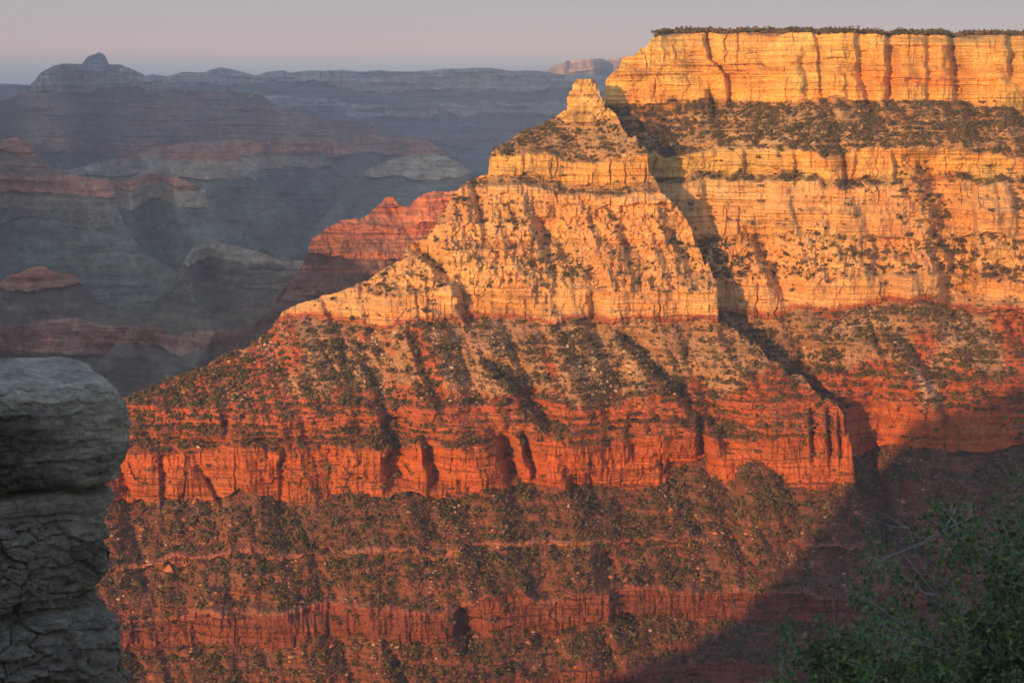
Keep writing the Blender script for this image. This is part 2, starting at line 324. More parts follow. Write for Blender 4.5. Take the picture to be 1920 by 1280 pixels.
wall_gul = [([(1325, 60), (1332, 110), (1365, 140), (1368, 196)], 3.5, 14), ([(1528, 60), (1535, 110), (1542, 190)], 3, 10), ([(1607, 60), (1612, 140), (1632, 210)], 4, 10), ([(1662, 60), (1668, 100), (1664, 196)], 5, 16),
 ([(1780, 60), (1788, 110), (1793, 180)], 5, 18), ([(1893, 60), (1897, 140)], 4.5, 16), ([(1740, 70), (1742, 190)], 4, 8), ([(1505, 90), (1515, 180)], 5, 6), ([(1580, 290), (1586, 340)], 3.5, 12), ([(1398, 290), (1400, 330)], 3.5, 10), ([(1677, 290), (1680, 330)], 3.5, 9), ([(1490, 290), (1492, 335)], 3, 8), ([(1608, 290), (1600, 340)], 2.5, 7),
 ([(1400, 430), (1440, 500), (1470, 560)], 11, 16), ([(1600, 460), (1640, 530)], 9, 10), ([(1735, 290), (1765, 420), (1800, 560)], 30, 26), ([(1700, 640), (1740, 700), (1790, 800)], 14, 14),
 ([(1540, 350), (1560, 440)], 8, 8), ([(1320, 340), (1330, 420)], 6, 8), ([(1480, 350), (1500, 430)], 7, 6), ([(1640, 620), (1700, 760)], 18, 8), ([(1900, 350), (1915, 440)], 8, 10), ([(1330, 175), (1335, 215)], 6, 14)]
def wall_plan(P, Z, zpy):
    b = 26 * n2(P / 260, Z / 400, 911) + 11 * n2(P / 75, Z / 200, 912)
    rav = (10 + 36 * sstep(zpy(560), zpy(680), Z)) * np.exp(-((P - np.interp(Z[:, 0], zpy(np.array([900, 800, 620, 350, 200])), [1640, 1610, 1440, 1260, 1180])[:, None]) / 110) ** 2)
    lo, hi = zpy(610), zpy(380)
    bt = -38 * sstep(1822, 1836, P + 6 * n2(Z / 12, P / 40, 913)) * sstep(2150, 1990, P) * sstep(lo - 10, lo + 20, Z) * (1 - sstep(hi - 20, hi + 25, Z))
    led = -10 * sstep(1170, 1240, P) * 0
    return b + rav + bt + led + 0.03 * (P - 1500)
def wall_col(M, P, Z, s, z, col):
    py = M.pyw
    t = sstep(575, 590, py) * (1 - sstep(740, 780, py))
    n = fbm(s / 26 + 0.4 * z / 26, z / 60, 4, 81) * 1.2 + 1.0 * sstep(660, 720, py) - 0.5
    for (px, pyc, wx, wy) in [(1650, 735, 60, 40), (1900, 620, 60, 60), (1760, 680, 40, 40), (1560, 590, 30, 12)]:
        n = n + 1.4 * np.exp(-((P - px - 0.35 * (py - pyc)) / wx) ** 2 - ((py - pyc) / wy) ** 2)
    k = (t * sstep(-0.05, 0.5, n))[..., None]
    col = col * (1 - k) + np.array((0.35, 0.10, 0.045)) * k
    chute = np.exp(-((P - np.interp(py, [565, 600, 660, 740], [1625, 1640, 1690, 1745])) / 14) ** 2) * t * sstep(-0.4, 0.2, fbm(s / 6, z / 6, 3, 83))
    chute = chute + 0.7 * np.exp(-((P - np.interp(py, [600, 700], [1700, 1640]) - 110) / 22) ** 2) * t
    chute = np.clip(chute, 0, 1)[..., None] * 0.8
    col = col * (1 - chute) + np.array((0.50, 0.37, 0.25)) * chute
    # orange and yellow staining on the top cliff
    st = fbm(s / 45, z / 28, 4, 84)
    top = (1 - sstep(335, 420, py))
    col = col * (1 + (top * st)[..., None] * np.array([0.05, -0.22, -0.45]))
    return col
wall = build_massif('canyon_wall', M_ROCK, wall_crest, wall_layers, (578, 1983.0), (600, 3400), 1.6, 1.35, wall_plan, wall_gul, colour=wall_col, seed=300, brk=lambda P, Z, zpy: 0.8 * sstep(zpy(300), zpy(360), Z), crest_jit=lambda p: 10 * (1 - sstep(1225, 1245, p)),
                    plateau=lambda P: sstep(1190, 1260, P), crest_noise=1.0, round_=(10, 10), amp=(1.1, 1.5, 1.1), ribs=1.0, warp=7)
tag(wall.obj, 'high sunlit tan canyon wall under the flat wooded rim', 'canyon wall', kind='structure')

# ------------------------------------------------------------------ distant country
def col_far(green, ridge=None):
    def f(M, P, Z, s, z, col):
        k = (M.ws * sstep(-0.2, 0.5, fbm(s / 40, z / 40, 3, 77)))[..., None] * green
        col = col * (1 - k) + np.array((0.12, 0.125, 0.08)) * k
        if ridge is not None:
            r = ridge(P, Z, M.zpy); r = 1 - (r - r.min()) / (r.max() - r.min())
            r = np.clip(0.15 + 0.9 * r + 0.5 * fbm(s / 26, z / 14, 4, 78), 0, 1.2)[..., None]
            col = col * (0.6 + 0.6 * r) + np.array((0.035, 0.022, 0.008)) * r  # bare ridges paler, hollows darker; relief shading put into the colour
        col = col * (1 + 0.35 * fbm(s / 6, z / 4, 3, 79) + 0.18 * n2(s / 90, z / 3.5, 80))[..., None]
        return col
    return f
FG = (0.42, 0.37, 0.30); FS = (0.15, 0.13, 0.105); FR = (0.47, 0.19, 0.115); FT = (0.42, 0.32, 0.22); TON = (0.14, 0.155, 0.12); FB = (0.24, 0.135, 0.095)
def far(name, label, crest, layers, anchor, prange, sc_, seed, gl=(), st=2.2, plan=None, green=0.5, rnd=None, amp=(1, 1, 1), cn=1.5, back=1.4, cat='butte', warp=6.0):
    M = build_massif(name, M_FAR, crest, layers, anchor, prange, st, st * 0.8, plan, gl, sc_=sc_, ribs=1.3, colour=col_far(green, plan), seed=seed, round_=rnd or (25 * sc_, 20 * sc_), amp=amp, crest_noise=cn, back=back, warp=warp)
    tag(M.obj, label, cat, kind='structure'); return M
def scallop(wl, A, seed, dist=5000.0):
    def f(P, Z, zpy):
        zn = Z / (dist * 0.05)
        ph = P / wl + 0.9 * n2(P / (2.2 * wl), zn * 0.8, seed + 2) + 0.3 * n2(P / (0.6 * wl), zn * 1.6, seed + 3)
        n = n2(ph, zn * 0.25, seed)
        return 3.6 * A * (np.sqrt(n * n + 0.02) * 2 - 0.6) + 0.5 * A * n2(ph * 2.6, zn * 0.5, seed + 1)
    return f
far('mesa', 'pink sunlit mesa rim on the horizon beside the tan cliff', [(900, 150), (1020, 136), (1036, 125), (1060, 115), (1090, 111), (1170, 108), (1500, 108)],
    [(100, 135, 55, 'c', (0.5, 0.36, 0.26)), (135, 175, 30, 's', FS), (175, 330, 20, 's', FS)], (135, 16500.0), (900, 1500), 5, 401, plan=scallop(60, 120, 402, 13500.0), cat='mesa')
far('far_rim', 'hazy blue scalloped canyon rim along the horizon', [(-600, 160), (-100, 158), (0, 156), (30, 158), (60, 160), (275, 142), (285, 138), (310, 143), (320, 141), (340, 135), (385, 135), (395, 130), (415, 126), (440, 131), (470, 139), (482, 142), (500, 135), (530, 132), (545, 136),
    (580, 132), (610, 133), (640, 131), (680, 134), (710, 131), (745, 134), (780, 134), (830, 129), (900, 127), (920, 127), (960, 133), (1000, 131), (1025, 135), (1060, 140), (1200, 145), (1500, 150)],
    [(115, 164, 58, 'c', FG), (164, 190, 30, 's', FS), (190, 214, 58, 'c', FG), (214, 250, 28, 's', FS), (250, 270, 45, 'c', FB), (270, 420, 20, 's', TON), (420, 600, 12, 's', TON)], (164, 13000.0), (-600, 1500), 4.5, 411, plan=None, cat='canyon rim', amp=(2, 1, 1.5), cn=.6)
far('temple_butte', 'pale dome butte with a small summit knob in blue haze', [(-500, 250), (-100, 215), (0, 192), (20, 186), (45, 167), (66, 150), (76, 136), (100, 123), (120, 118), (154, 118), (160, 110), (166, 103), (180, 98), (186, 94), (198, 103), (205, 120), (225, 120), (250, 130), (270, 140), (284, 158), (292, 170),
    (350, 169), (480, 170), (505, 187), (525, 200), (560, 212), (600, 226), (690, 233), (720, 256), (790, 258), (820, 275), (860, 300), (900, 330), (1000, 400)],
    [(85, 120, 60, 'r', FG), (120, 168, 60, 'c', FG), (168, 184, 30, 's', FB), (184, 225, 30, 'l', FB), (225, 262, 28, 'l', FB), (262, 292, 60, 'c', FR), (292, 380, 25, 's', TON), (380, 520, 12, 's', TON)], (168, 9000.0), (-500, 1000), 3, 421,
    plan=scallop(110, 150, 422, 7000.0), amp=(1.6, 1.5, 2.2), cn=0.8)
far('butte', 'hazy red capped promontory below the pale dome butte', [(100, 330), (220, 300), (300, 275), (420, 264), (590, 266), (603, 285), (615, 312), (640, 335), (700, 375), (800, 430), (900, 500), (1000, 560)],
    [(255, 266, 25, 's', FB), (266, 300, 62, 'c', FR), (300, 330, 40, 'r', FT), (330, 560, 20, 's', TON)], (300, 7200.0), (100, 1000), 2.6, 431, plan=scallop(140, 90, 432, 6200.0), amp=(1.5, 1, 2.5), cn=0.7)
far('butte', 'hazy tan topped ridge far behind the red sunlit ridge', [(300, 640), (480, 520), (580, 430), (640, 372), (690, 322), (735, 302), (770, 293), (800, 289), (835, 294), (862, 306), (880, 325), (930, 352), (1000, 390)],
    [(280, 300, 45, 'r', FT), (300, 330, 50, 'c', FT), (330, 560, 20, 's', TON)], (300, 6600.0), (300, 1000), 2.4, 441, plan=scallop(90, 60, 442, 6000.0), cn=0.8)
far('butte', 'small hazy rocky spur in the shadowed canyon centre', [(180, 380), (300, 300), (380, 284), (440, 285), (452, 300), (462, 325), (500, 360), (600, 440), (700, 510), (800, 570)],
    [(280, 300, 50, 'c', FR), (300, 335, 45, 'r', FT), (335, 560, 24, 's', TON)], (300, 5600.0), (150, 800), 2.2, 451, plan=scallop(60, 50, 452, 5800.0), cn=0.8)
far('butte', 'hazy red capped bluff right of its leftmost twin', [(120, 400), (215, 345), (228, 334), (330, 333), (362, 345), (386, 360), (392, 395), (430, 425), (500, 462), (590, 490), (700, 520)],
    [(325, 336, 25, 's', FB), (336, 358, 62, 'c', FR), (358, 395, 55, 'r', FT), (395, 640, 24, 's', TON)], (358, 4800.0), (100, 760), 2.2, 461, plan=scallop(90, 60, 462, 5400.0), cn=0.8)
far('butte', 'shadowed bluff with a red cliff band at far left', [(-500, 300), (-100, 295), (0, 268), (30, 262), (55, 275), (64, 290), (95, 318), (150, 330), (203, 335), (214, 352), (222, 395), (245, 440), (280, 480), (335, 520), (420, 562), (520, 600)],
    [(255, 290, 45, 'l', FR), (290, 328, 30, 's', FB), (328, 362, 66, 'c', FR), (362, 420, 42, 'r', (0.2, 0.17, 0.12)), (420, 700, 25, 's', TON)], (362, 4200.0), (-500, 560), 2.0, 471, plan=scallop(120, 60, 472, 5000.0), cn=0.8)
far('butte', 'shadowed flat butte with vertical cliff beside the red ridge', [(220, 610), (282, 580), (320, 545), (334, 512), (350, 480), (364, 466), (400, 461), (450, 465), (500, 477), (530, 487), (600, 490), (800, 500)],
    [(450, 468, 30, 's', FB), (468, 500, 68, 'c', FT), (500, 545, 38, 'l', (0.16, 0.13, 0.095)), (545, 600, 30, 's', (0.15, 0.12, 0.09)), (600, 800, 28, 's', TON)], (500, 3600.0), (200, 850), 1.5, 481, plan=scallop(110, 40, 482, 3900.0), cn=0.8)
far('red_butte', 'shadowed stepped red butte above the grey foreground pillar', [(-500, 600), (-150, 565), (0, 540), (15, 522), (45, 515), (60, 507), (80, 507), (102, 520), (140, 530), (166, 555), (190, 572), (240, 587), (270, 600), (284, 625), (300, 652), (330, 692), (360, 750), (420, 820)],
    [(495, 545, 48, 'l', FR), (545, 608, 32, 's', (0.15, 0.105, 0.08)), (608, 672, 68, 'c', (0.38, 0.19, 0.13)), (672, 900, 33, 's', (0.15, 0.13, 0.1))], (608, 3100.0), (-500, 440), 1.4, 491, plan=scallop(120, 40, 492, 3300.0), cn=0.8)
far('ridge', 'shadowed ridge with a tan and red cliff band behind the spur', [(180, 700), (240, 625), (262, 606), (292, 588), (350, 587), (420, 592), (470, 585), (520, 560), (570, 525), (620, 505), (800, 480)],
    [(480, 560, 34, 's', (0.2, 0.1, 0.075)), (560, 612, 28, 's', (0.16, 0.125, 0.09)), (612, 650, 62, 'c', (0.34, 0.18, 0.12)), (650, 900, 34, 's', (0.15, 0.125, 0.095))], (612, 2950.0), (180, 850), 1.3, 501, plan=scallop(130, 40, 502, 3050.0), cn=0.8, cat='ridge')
PINK = (0.42, 0.15, 0.09)
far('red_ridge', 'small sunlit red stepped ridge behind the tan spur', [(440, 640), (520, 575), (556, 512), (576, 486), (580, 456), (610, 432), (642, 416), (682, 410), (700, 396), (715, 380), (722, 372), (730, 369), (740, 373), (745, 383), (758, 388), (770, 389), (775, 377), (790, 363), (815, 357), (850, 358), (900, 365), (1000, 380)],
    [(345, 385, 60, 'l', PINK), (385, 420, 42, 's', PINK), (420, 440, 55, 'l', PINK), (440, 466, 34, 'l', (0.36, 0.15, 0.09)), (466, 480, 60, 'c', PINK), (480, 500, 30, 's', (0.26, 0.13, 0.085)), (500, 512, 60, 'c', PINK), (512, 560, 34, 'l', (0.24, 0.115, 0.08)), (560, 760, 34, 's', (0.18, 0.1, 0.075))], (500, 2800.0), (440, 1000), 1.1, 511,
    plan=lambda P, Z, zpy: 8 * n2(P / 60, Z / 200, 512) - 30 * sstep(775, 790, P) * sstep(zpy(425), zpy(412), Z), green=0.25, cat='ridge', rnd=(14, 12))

# ------------------------------------------------------------------ canyon floor
gx0, gx1, gy0, gy1 = -9000, 9000, -4000, 18600; gz = -1150
n = 200
GX, GY = np.meshgrid(np.linspace(gx0, gx1, n), np.linspace(gy0, gy1, n))
GZ = gz + 60 * fbm(GX / 1500, GY / 1500, 5, 600)
gm = mesh_np('ground', np.stack([GX, GY, GZ], -1).reshape(-1, 3), grid_faces(n, n), M_FAR, np.broadcast_to(np.array(TON), (n * n, 3)), True)
tag(link('ground', gm), 'dark canyon floor under the buttes', 'ground', kind='structure')

# ------------------------------------------------------------------ unseen shadow casters west of the view, skylines shaped from the shadow edges
def west(name, label, qh, qa, half, foot, seed):
    qs = np.arange(qh[0][0], qh[-1][0] + 1, 25.0); t = np.linspace(-1, 1, 41)
    a0 = lin(qa, qs); top = lin(qh, qs) - math.tan(SUN_EL) * a0
    top = top + 2.0 * fbm(qs / 90, qs * 0, 3, seed)
    A = a0[:, None] + half * t[None, :]; Q = np.broadcast_to(qs[:, None], A.shape)
    prof = np.clip((1 - np.abs(t)) * 1.35, 0, 1) ** 0.7
    Zz = foot + (top[:, None] - foot) * prof[None, :]
    Zz = Zz + (25 * fbm(A / 120, Q / 120, 4, seed + 1)) * (prof[None, :] < 0.99)
    X = LX * A - LY * Q; Y = LY * A + LX * Q
    c = np.broadcast_to(np.array((0.33, 0.2, 0.13)), X.shape + (3,)).reshape(-1, 3)
    o = link(name, mesh_np(name, np.stack([X, Y, Zz], -1).reshape(-1, 3), grid_faces(*X.shape), M_FAR, c, True))
    return tag(o, label, 'mesa', kind='structure')
west('shade_mesa', 'unseen added mesa that shades the distant buttes', [(1330, -360), (1450, -110), (1520, -38), (1600, -12), (1670, 6), (1760, 18), (2000, 30), (2350, 60), (2500, 90), (2900, 270), (3500, 510), (4200, 660), (4900, 810), (5300, 1000), (5700, 1530), (9800, 1540)],
     [(1330, 650), (1600, 850), (2350, 1500), (3500, 2500), (4200, 3000), (4900, 3500), (5700, 4700), (6600, 5300), (9800, 5300)], 420, -900, 700)  # added mass that keeps the sun off the distant country
west('shade_promontory', 'unseen rim promontory beside the viewpoint, shaped by its shadow edge', [(-500, 70), (0, 45), (300, 0), (512, -91), (600, -128), (630, -190), (640, -250), (650, -272), (668, -298), (707, -331), (760, -362), (809, -378), (1020, -420), (1170, -450), (1400, -540)],
     [(-500, -160), (0, -140), (400, -60), (800, 60), (1400, 200)], 110, -760, 720)  # unseen; crest drawn to cast the lower right and foreground shadow

# ------------------------------------------------------------------ rocks turned around a vertical axis
def turned(name, mat, cx, cy, rows, nz, na, n_exp, noise, col, yaw=0.0, squash=1.0, tilt=0.0, smooth=True, cap=True):
    """rows: (z, radius) from top to bottom"""
    a = np.array(rows, float); cum = np.r_[0, np.cumsum(np.hypot(np.diff(a[:, 0]), np.diff(a[:, 1])))]
    t = np.linspace(0, cum[-1], nz); z = np.interp(t, cum, a[:, 0]); r = np.interp(t, cum, a[:, 1])
    ph = np.linspace(0, 2 * math.pi, na, endpoint=False)
    cs, sn = np.cos(ph), np.sin(ph); k = (np.abs(np.cos(ph - yaw)) ** n_exp + np.abs(np.sin(ph - yaw)) ** n_exp) ** (-1 / n_exp); k = k / (k * cs).max()
    R = r[:, None] * k[None, :]; Zm = np.broadcast_to(z[:, None], R.shape).copy()
    X = cs[None, :] * R; Y = sn[None, :] * R * squash
    d = noise(X, Y, Zm)
    X = X + cs[None, :] * d; Y = Y + sn[None, :] * d
    if tilt:
        wt = sstep(a[-1, 0] * 0.3 + a[0, 0] * 0.7, a[0, 0], Zm); Zm = Zm + tilt * np.minimum(Y, 0) * wt
    V = np.stack([X + cx, Y + cy, Zm], -1); c = col(X, Y, Zm)
    me = mesh_np(name, V.reshape(-1, 3), grid_faces(nz, na, True), mat, c.reshape(-1, 3), smooth)
    return me

# rock tower on the crest of the spur
Yt = float(np.interp(205, spur.bounds, spur.Yb)) + 32
def tpx(px, py, Y): return (px - HX) / F * Y, (HY - py) / F * Y
tw = Yt / F
zt = lambda py: (HY - py) / F * Yt
trow = [(zt(148), 0.5), (zt(149), 6), (zt(152), 8.5), (zt(155), 10), (zt(158), 13), (zt(166), 14.5), (zt(176), 15.5), (zt(179), 14.5), (zt(182), 16), (zt(200), 16.5), (zt(212), 18), (zt(228), 20)]
def tn(X, Y, Z):
    an = np.arctan2(Y, X); s = an * 16
    f1, f2, cid = worley(s / 6, Z / 10, 801)
    return 2.6 * n2(s / 4, Z / 40, 807) + 1.3 * n2(s / 2, Z / 3, 808) + 3.5 * n2(s / 9, Z / 12, 809) + 2.6 * (cid - 0.5) + 2 * n2(s / 5, Z / 30, 802) + 1.3 * n2(s / 60, Z / 1.8, 803) + 1.6 * n2(s / 80, Z / 5, 804) 
tcol = lambda X, Y, Z: np.array((0.50, 0.32, 0.12)) * (1 + 0.35 * n2(X / 40, Z / 2.2, 805) + 0.3 * n2(X / 5, Z / 5, 806))[..., None]
o = link('rock_tower', turned('rock_tower', M_ROCK, tpx(1097, 0, Yt)[0], Yt, trow, 150, 220, 3.0, tn, tcol, smooth=False))
tag(o, 'square layered tan rock tower standing on the spur crest left of the rim cliff', 'rock tower')
prow = [(zt(185), 0.4), (zt(186), 2.6), (zt(192), 3.4), (zt(198), 3.0), (zt(206), 3.8), (zt(222), 5)]
pn = lambda X, Y, Z: 0.9 * n2(np.arctan2(Y, X) * 2, Z / 4, 811) + 0.5 * n2(X, Z / 1.5, 812)
o = link('rock_pinnacle', turned('rock_pinnacle', M_ROCK, tpx(1127, 0, Yt - 12)[0], Yt - 12, prow, 60, 60, 2.5, pn, tcol, smooth=False))
tag(o, 'thin tan rock pinnacle against the right side of the square rock tower', 'rock tower')

# ------------------------------------------------------------------ foreground limestone pillar
Yp = 29.0; axp = -45
prof = [(699, axp), (700, 100), (703, 160), (708, 190), (718, 212), (730, 224), (748, 233), (770, 238), (795, 240), (825, 237), (850, 231), (872, 224), (886, 214), (894, 200), (900, 194), (906, 205), (918, 211), (935, 204), (945, 197), (1000, 196), (1060, 195),
        (1098, 187), (1115, 180), (1128, 184), (1142, 202), (1160, 217), (1200, 229), (1240, 232), (1290, 234), (1420, 246), (1700, 320), (2000, 360)]
prow = [((HY - py + 8) / F * Yp, max(0.01, (px - axp) / F * Yp)) for py, px in prof]
ztop = prow[0][0]; zunit = Yp / F
def fn(X, Y, Z):
    py = HY - Z / zunit
    capw = 1 - sstep(880, 900, py)
    Zq = Z + 0.10 * fbm3(X / 0.7, Y / 0.7, Z / 0.5, 3, 828); beds = n2(X * 1.7 + Y * 1.3, Zq / 0.03, 822) * 0.016 + n2(X * 0.9 + Y * 1.1, Zq / 0.075, 823) * 0.02
    sidew = capw * sstep(0.4, 1.2, X + 0.6)
    low = sstep(930, 960, py)
    f = 0.16 * fbm3(X / 0.9, Y / 0.9, Z / 0.8, 4, 821) + beds * (0.08 + 1.2 * sidew) + 0.05 * fbm3(X / 0.22, Y / 0.22, Z / 0.16, 4, 824) * (0.35 + low)
    rg = np.abs(fbm3(X / 0.45, Y / 0.45, Z / 0.25, 3, 825)); f = f - 0.03 * np.exp(-(rg / 0.06) ** 2) * (0.2 + low) + 0.06 * low * fbm3(X / 0.35, Y / 0.35, Z / 0.12, 4, 829)
    an = np.arctan2(Y, X) * 1.9
    w1, w2, wi = worley(an / 0.55 + 0.4 * n2(an / 0.5, Z / 0.5, 861), Z / 0.26 + 0.3 * n2(an / 0.3, Z / 0.3, 862), 863)
    v1, v2, vi = worley(an / 0.17, Z / 0.07, 864)
    f = f + (0.16 * (wi - 0.5) - 0.08 * np.exp(-((w2 - w1) / 0.05) ** 2)) * (0.25 + low) + 0.035 * (vi - 0.5) * (0.5 + low + sidew)
    f = f - 0.05 * sstep(0.35, 0.6, fbm3(X / 0.16, Y / 0.16, Z / 0.09, 3, 865)) * (0.4 + low)
    bul = sstep(1120, 1150, py); f = f + bul * 0.09 * fbm3(X / 0.3, Y / 0.3, Z / 0.3, 4, 826)
    for c0, d0, t0 in ((893, 0.30, 6), (908, 0.05, 3), (938, 0.05, 3), (1118, 0.1, 5)):
        f = f - d0 * np.exp(-((py - c0 - 6 * fbm3(X / 0.5, Y / 0.5, Z * 0, 2, 827)) / t0) ** 2)
    return f
def fcol(X, Y, Z):
    py = HY - Z / zunit
    n = fbm3(X / 0.5, Y / 0.5, Z / 0.3, 4, 831)
    base = np.array((0.38, 0.33, 0.25)) * (1 + 0.5 * n + 0.35 * fbm3(X / 0.12, Y / 0.12, Z / 0.05, 3, 832))[..., None]
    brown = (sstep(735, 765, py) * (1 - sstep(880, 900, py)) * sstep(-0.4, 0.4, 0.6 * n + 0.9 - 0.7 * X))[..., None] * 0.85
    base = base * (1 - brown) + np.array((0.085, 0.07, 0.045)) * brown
    neck = (sstep(890, 905, py) * (1 - sstep(935, 980, py)))[..., None] * 0.55
    base = base * (1 - neck) + np.array((0.30, 0.235, 0.18)) * neck
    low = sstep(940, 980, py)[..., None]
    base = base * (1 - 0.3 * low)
    och = (sstep(0.35, 0.6, fbm3(X / 0.35, Y / 0.35, Z / 0.12, 3, 833)) * (1 - sstep(700, 760, py)))[..., None] * 0.5
    base = base * (1 - och) + np.array((0.33, 0.26, 0.16)) * och
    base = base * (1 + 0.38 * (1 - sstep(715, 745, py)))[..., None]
    return base
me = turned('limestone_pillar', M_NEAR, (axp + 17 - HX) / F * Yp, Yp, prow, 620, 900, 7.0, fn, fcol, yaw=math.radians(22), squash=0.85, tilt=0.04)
tag(link('limestone_pillar', me), 'grey weathered limestone pillar with overhanging cap at the left edge', 'rock pillar')

# ledge under the viewpoint that carries the pillar and the bushes
lx = np.linspace(-14, 14, 120); ly = np.linspace(2, 44, 160); LXX, LYY = np.meshgrid(lx, ly)
LZ = -1.9 - 0.50 * (LYY - 2) + 0.6 * fbm(LXX / 3, LYY / 3, 5, 840) - 0.02 * LXX ** 2 * 0
LZ = np.where(LYY > 36, LZ - (LYY - 36) ** 2 * 0.6, LZ)
c = np.array((0.34, 0.30, 0.24)) * (1 + 0.3 * fbm(LXX, LYY, 4, 841))[..., None]
o = link('rim_ledge', mesh_np('rim_ledge', np.stack([LXX, LYY, LZ], -1).reshape(-1, 3), grid_faces(160, 120), M_NEAR, c.reshape(-1, 3), True))
tag(o, 'rocky ledge below the viewpoint under the bushes', 'ledge', kind='structure')

# ------------------------------------------------------------------ scrub, stones
def ico(sub):
    import bmesh
    bm = bmesh.new(); bmesh.ops.create_icosphere(bm, subdivisions=sub, radius=1.0)
    bm.verts.ensure_lookup_table()
    V = np.array([v.co[:] for v in bm.verts]); Fc = np.array([[v.index for v in f.verts] for f in bm.faces]); bm.free(); return V, Fc
I1, I1F = ico(1); I2, I2F = ico(2); I3, I3F = ico(3)
def pick(M, n, dens, pr=(-40, 1960), maxpy=1330):
    dY = np.zeros_like(M.Y); dY[:-1] = np.clip(M.Y[:-1] - M.Y[1:], 0, 4)
    wgt = dY * M.front * ((M.P > pr[0]) & (M.P < pr[1]) & (M.pyrow < maxpy)) * np.clip(dens, 0, None)
    wgt = wgt.astype(np.float64).ravel(); wgt /= wgt.sum()
    idx = rng.choice(wgt.size, n, replace=False, p=wgt)
    return idx
def at(M, idx): return np.stack([M.X.ravel()[idx], M.Y.ravel()[idx], M.Z.ravel()[idx]], -1)
def dens_of(M, sd):
    py = M.pyw
    d = M.ws * (1.0 - 0.25 * sstep(900, 960, M.pyw)) + M.wr * 0.42 + M.wd * 0.7 + M.wc * 0.06
    d = d * (1 + 0.7 * np.clip(M.gul, 0, 1)); cl = fbm(M.S / 28, M.Z / 22, 4, sd)
    d = d * (0.5 + 0.8 * sstep(-0.3, 0.4, cl)) * (0.5 + 1.0 * sstep(-0.3, 0.3, fbm(M.S / 9, M.Z / 7, 2, sd + 5)))
    return d
def scatter_mesh(name, mat, pos, r, protos, Fc, cols, zs=1.0, sink=0.3):
    n = len(pos); k = rng.integers(0, len(protos), n); an = rng.uniform(0, 6.283, n)
    PV = np.stack(protos)[k]                                 # n,V,3
    ca, sa = np.cos(an)[:, None], np.sin(an)[:, None]
    rr = r[:, None]
    st = rng.uniform(0.8, 1.25, (n, 1))
    X = (PV[..., 0] * ca - PV[..., 1] * sa) * rr * st + pos[:, None, 0]; Y = (PV[..., 0] * sa + PV[..., 1] * ca) * rr / st + pos[:, None, 1]
    Zv = (PV[..., 2] * zs + (zs - sink)) * rr + pos[:, None, 2]
    nv = PV.shape[1]
    V = np.stack([X, Y, Zv], -1).reshape(-1, 3)
    Fa = (Fc[None] + (np.arange(n) * nv)[:, None, None]).reshape(-1, Fc.shape[1])
    c = np.repeat(cols, nv, axis=0)
    return mesh_np(name, V, Fa, mat, c)
def lumpy(V, sd, a=0.45, f=1.6, pts=0.25):
    d = 1 + a * fbm3(V[:, 0] * f + sd, V[:, 1] * f, V[:, 2] * f, 2, sd) + pts * (np.random.default_rng(sd).random(len(V)) - 0.5) * 2
    return V * d[:, None]
def leafclump(sd, n, size):
    """small leaf sprays spread through an uneven crown; x,y in -1..1, z in -1..1"""
    g = np.random.default_rng(sd); lob = g.normal(0, 0.45, (6, 3)); lob[:, 2] *= 0.7; lr = g.uniform(0.35, 0.6, 6)
    k = g.integers(0, 6, n); d = g.normal(0, 1, (n, 3)); d /= np.linalg.norm(d, axis=1)[:, None]
    p = lob[k] + d * (lr[k] * g.uniform(0.55, 1.05, n))[:, None]
    p = np.clip(p, -1.15, 1.15)
    u = g.normal(0, 1, (n, 3)); u /= np.linalg.norm(u, axis=1)[:, None]; v = np.cross(u, d); v /= np.linalg.norm(v, axis=1)[:, None] + 1e-6
    s = (size * g.uniform(0.6, 1.4, n))[:, None]
    Q = np.stack([p - u * s - v * s * 0.6, p + u * s - v * s * 0.6, p + u * s + v * s * 0.6, p - u * s + v * s * 0.6], 1)
    return Q.reshape(-1, 3), np.arange(n * 4).reshape(n, 4)
shrub_protos = [leafclump(900 + i, 28, 0.34)[0] for i in range(8)]; SF = leafclump(900, 28, 0.34)[1]
def scrub_cols(n):
    t = rng.random((n, 1)); v = rng.uniform(0.65, 1.35, (n, 1))
    c = (np.array((0.085, 0.078, 0.036)) * (1 - t) + np.array((0.13, 0.09, 0.05)) * t) * v
    return c
idx_s = pick(spur, 30000, dens_of(spur, 1001) * (0.7 + 0.5 * sstep(620, 700, spur.pyw)))
idx_w = pick(wall, 24000, (dens_of(wall, 1002) + 0.5 * wall.wr * sstep(0.0, 0.35, fbm((wall.S + 0.5 * wall.Z) / 40, wall.Z / 60, 3, 1005))) * (1 + 0.9 * (1 - sstep(280, 300, wall.pyw))) * (wall.pyrow > 190), pr=(1120, 1960))
ps, pw = at(spur, idx_s), at(wall, idx_w)
def radii(n, m): return np.clip(np.exp(rng.normal(math.log(m), 0.5, n)), 0.45, 3.7)
rs, rw = radii(len(ps), 1.25), radii(len(pw), 1.5)
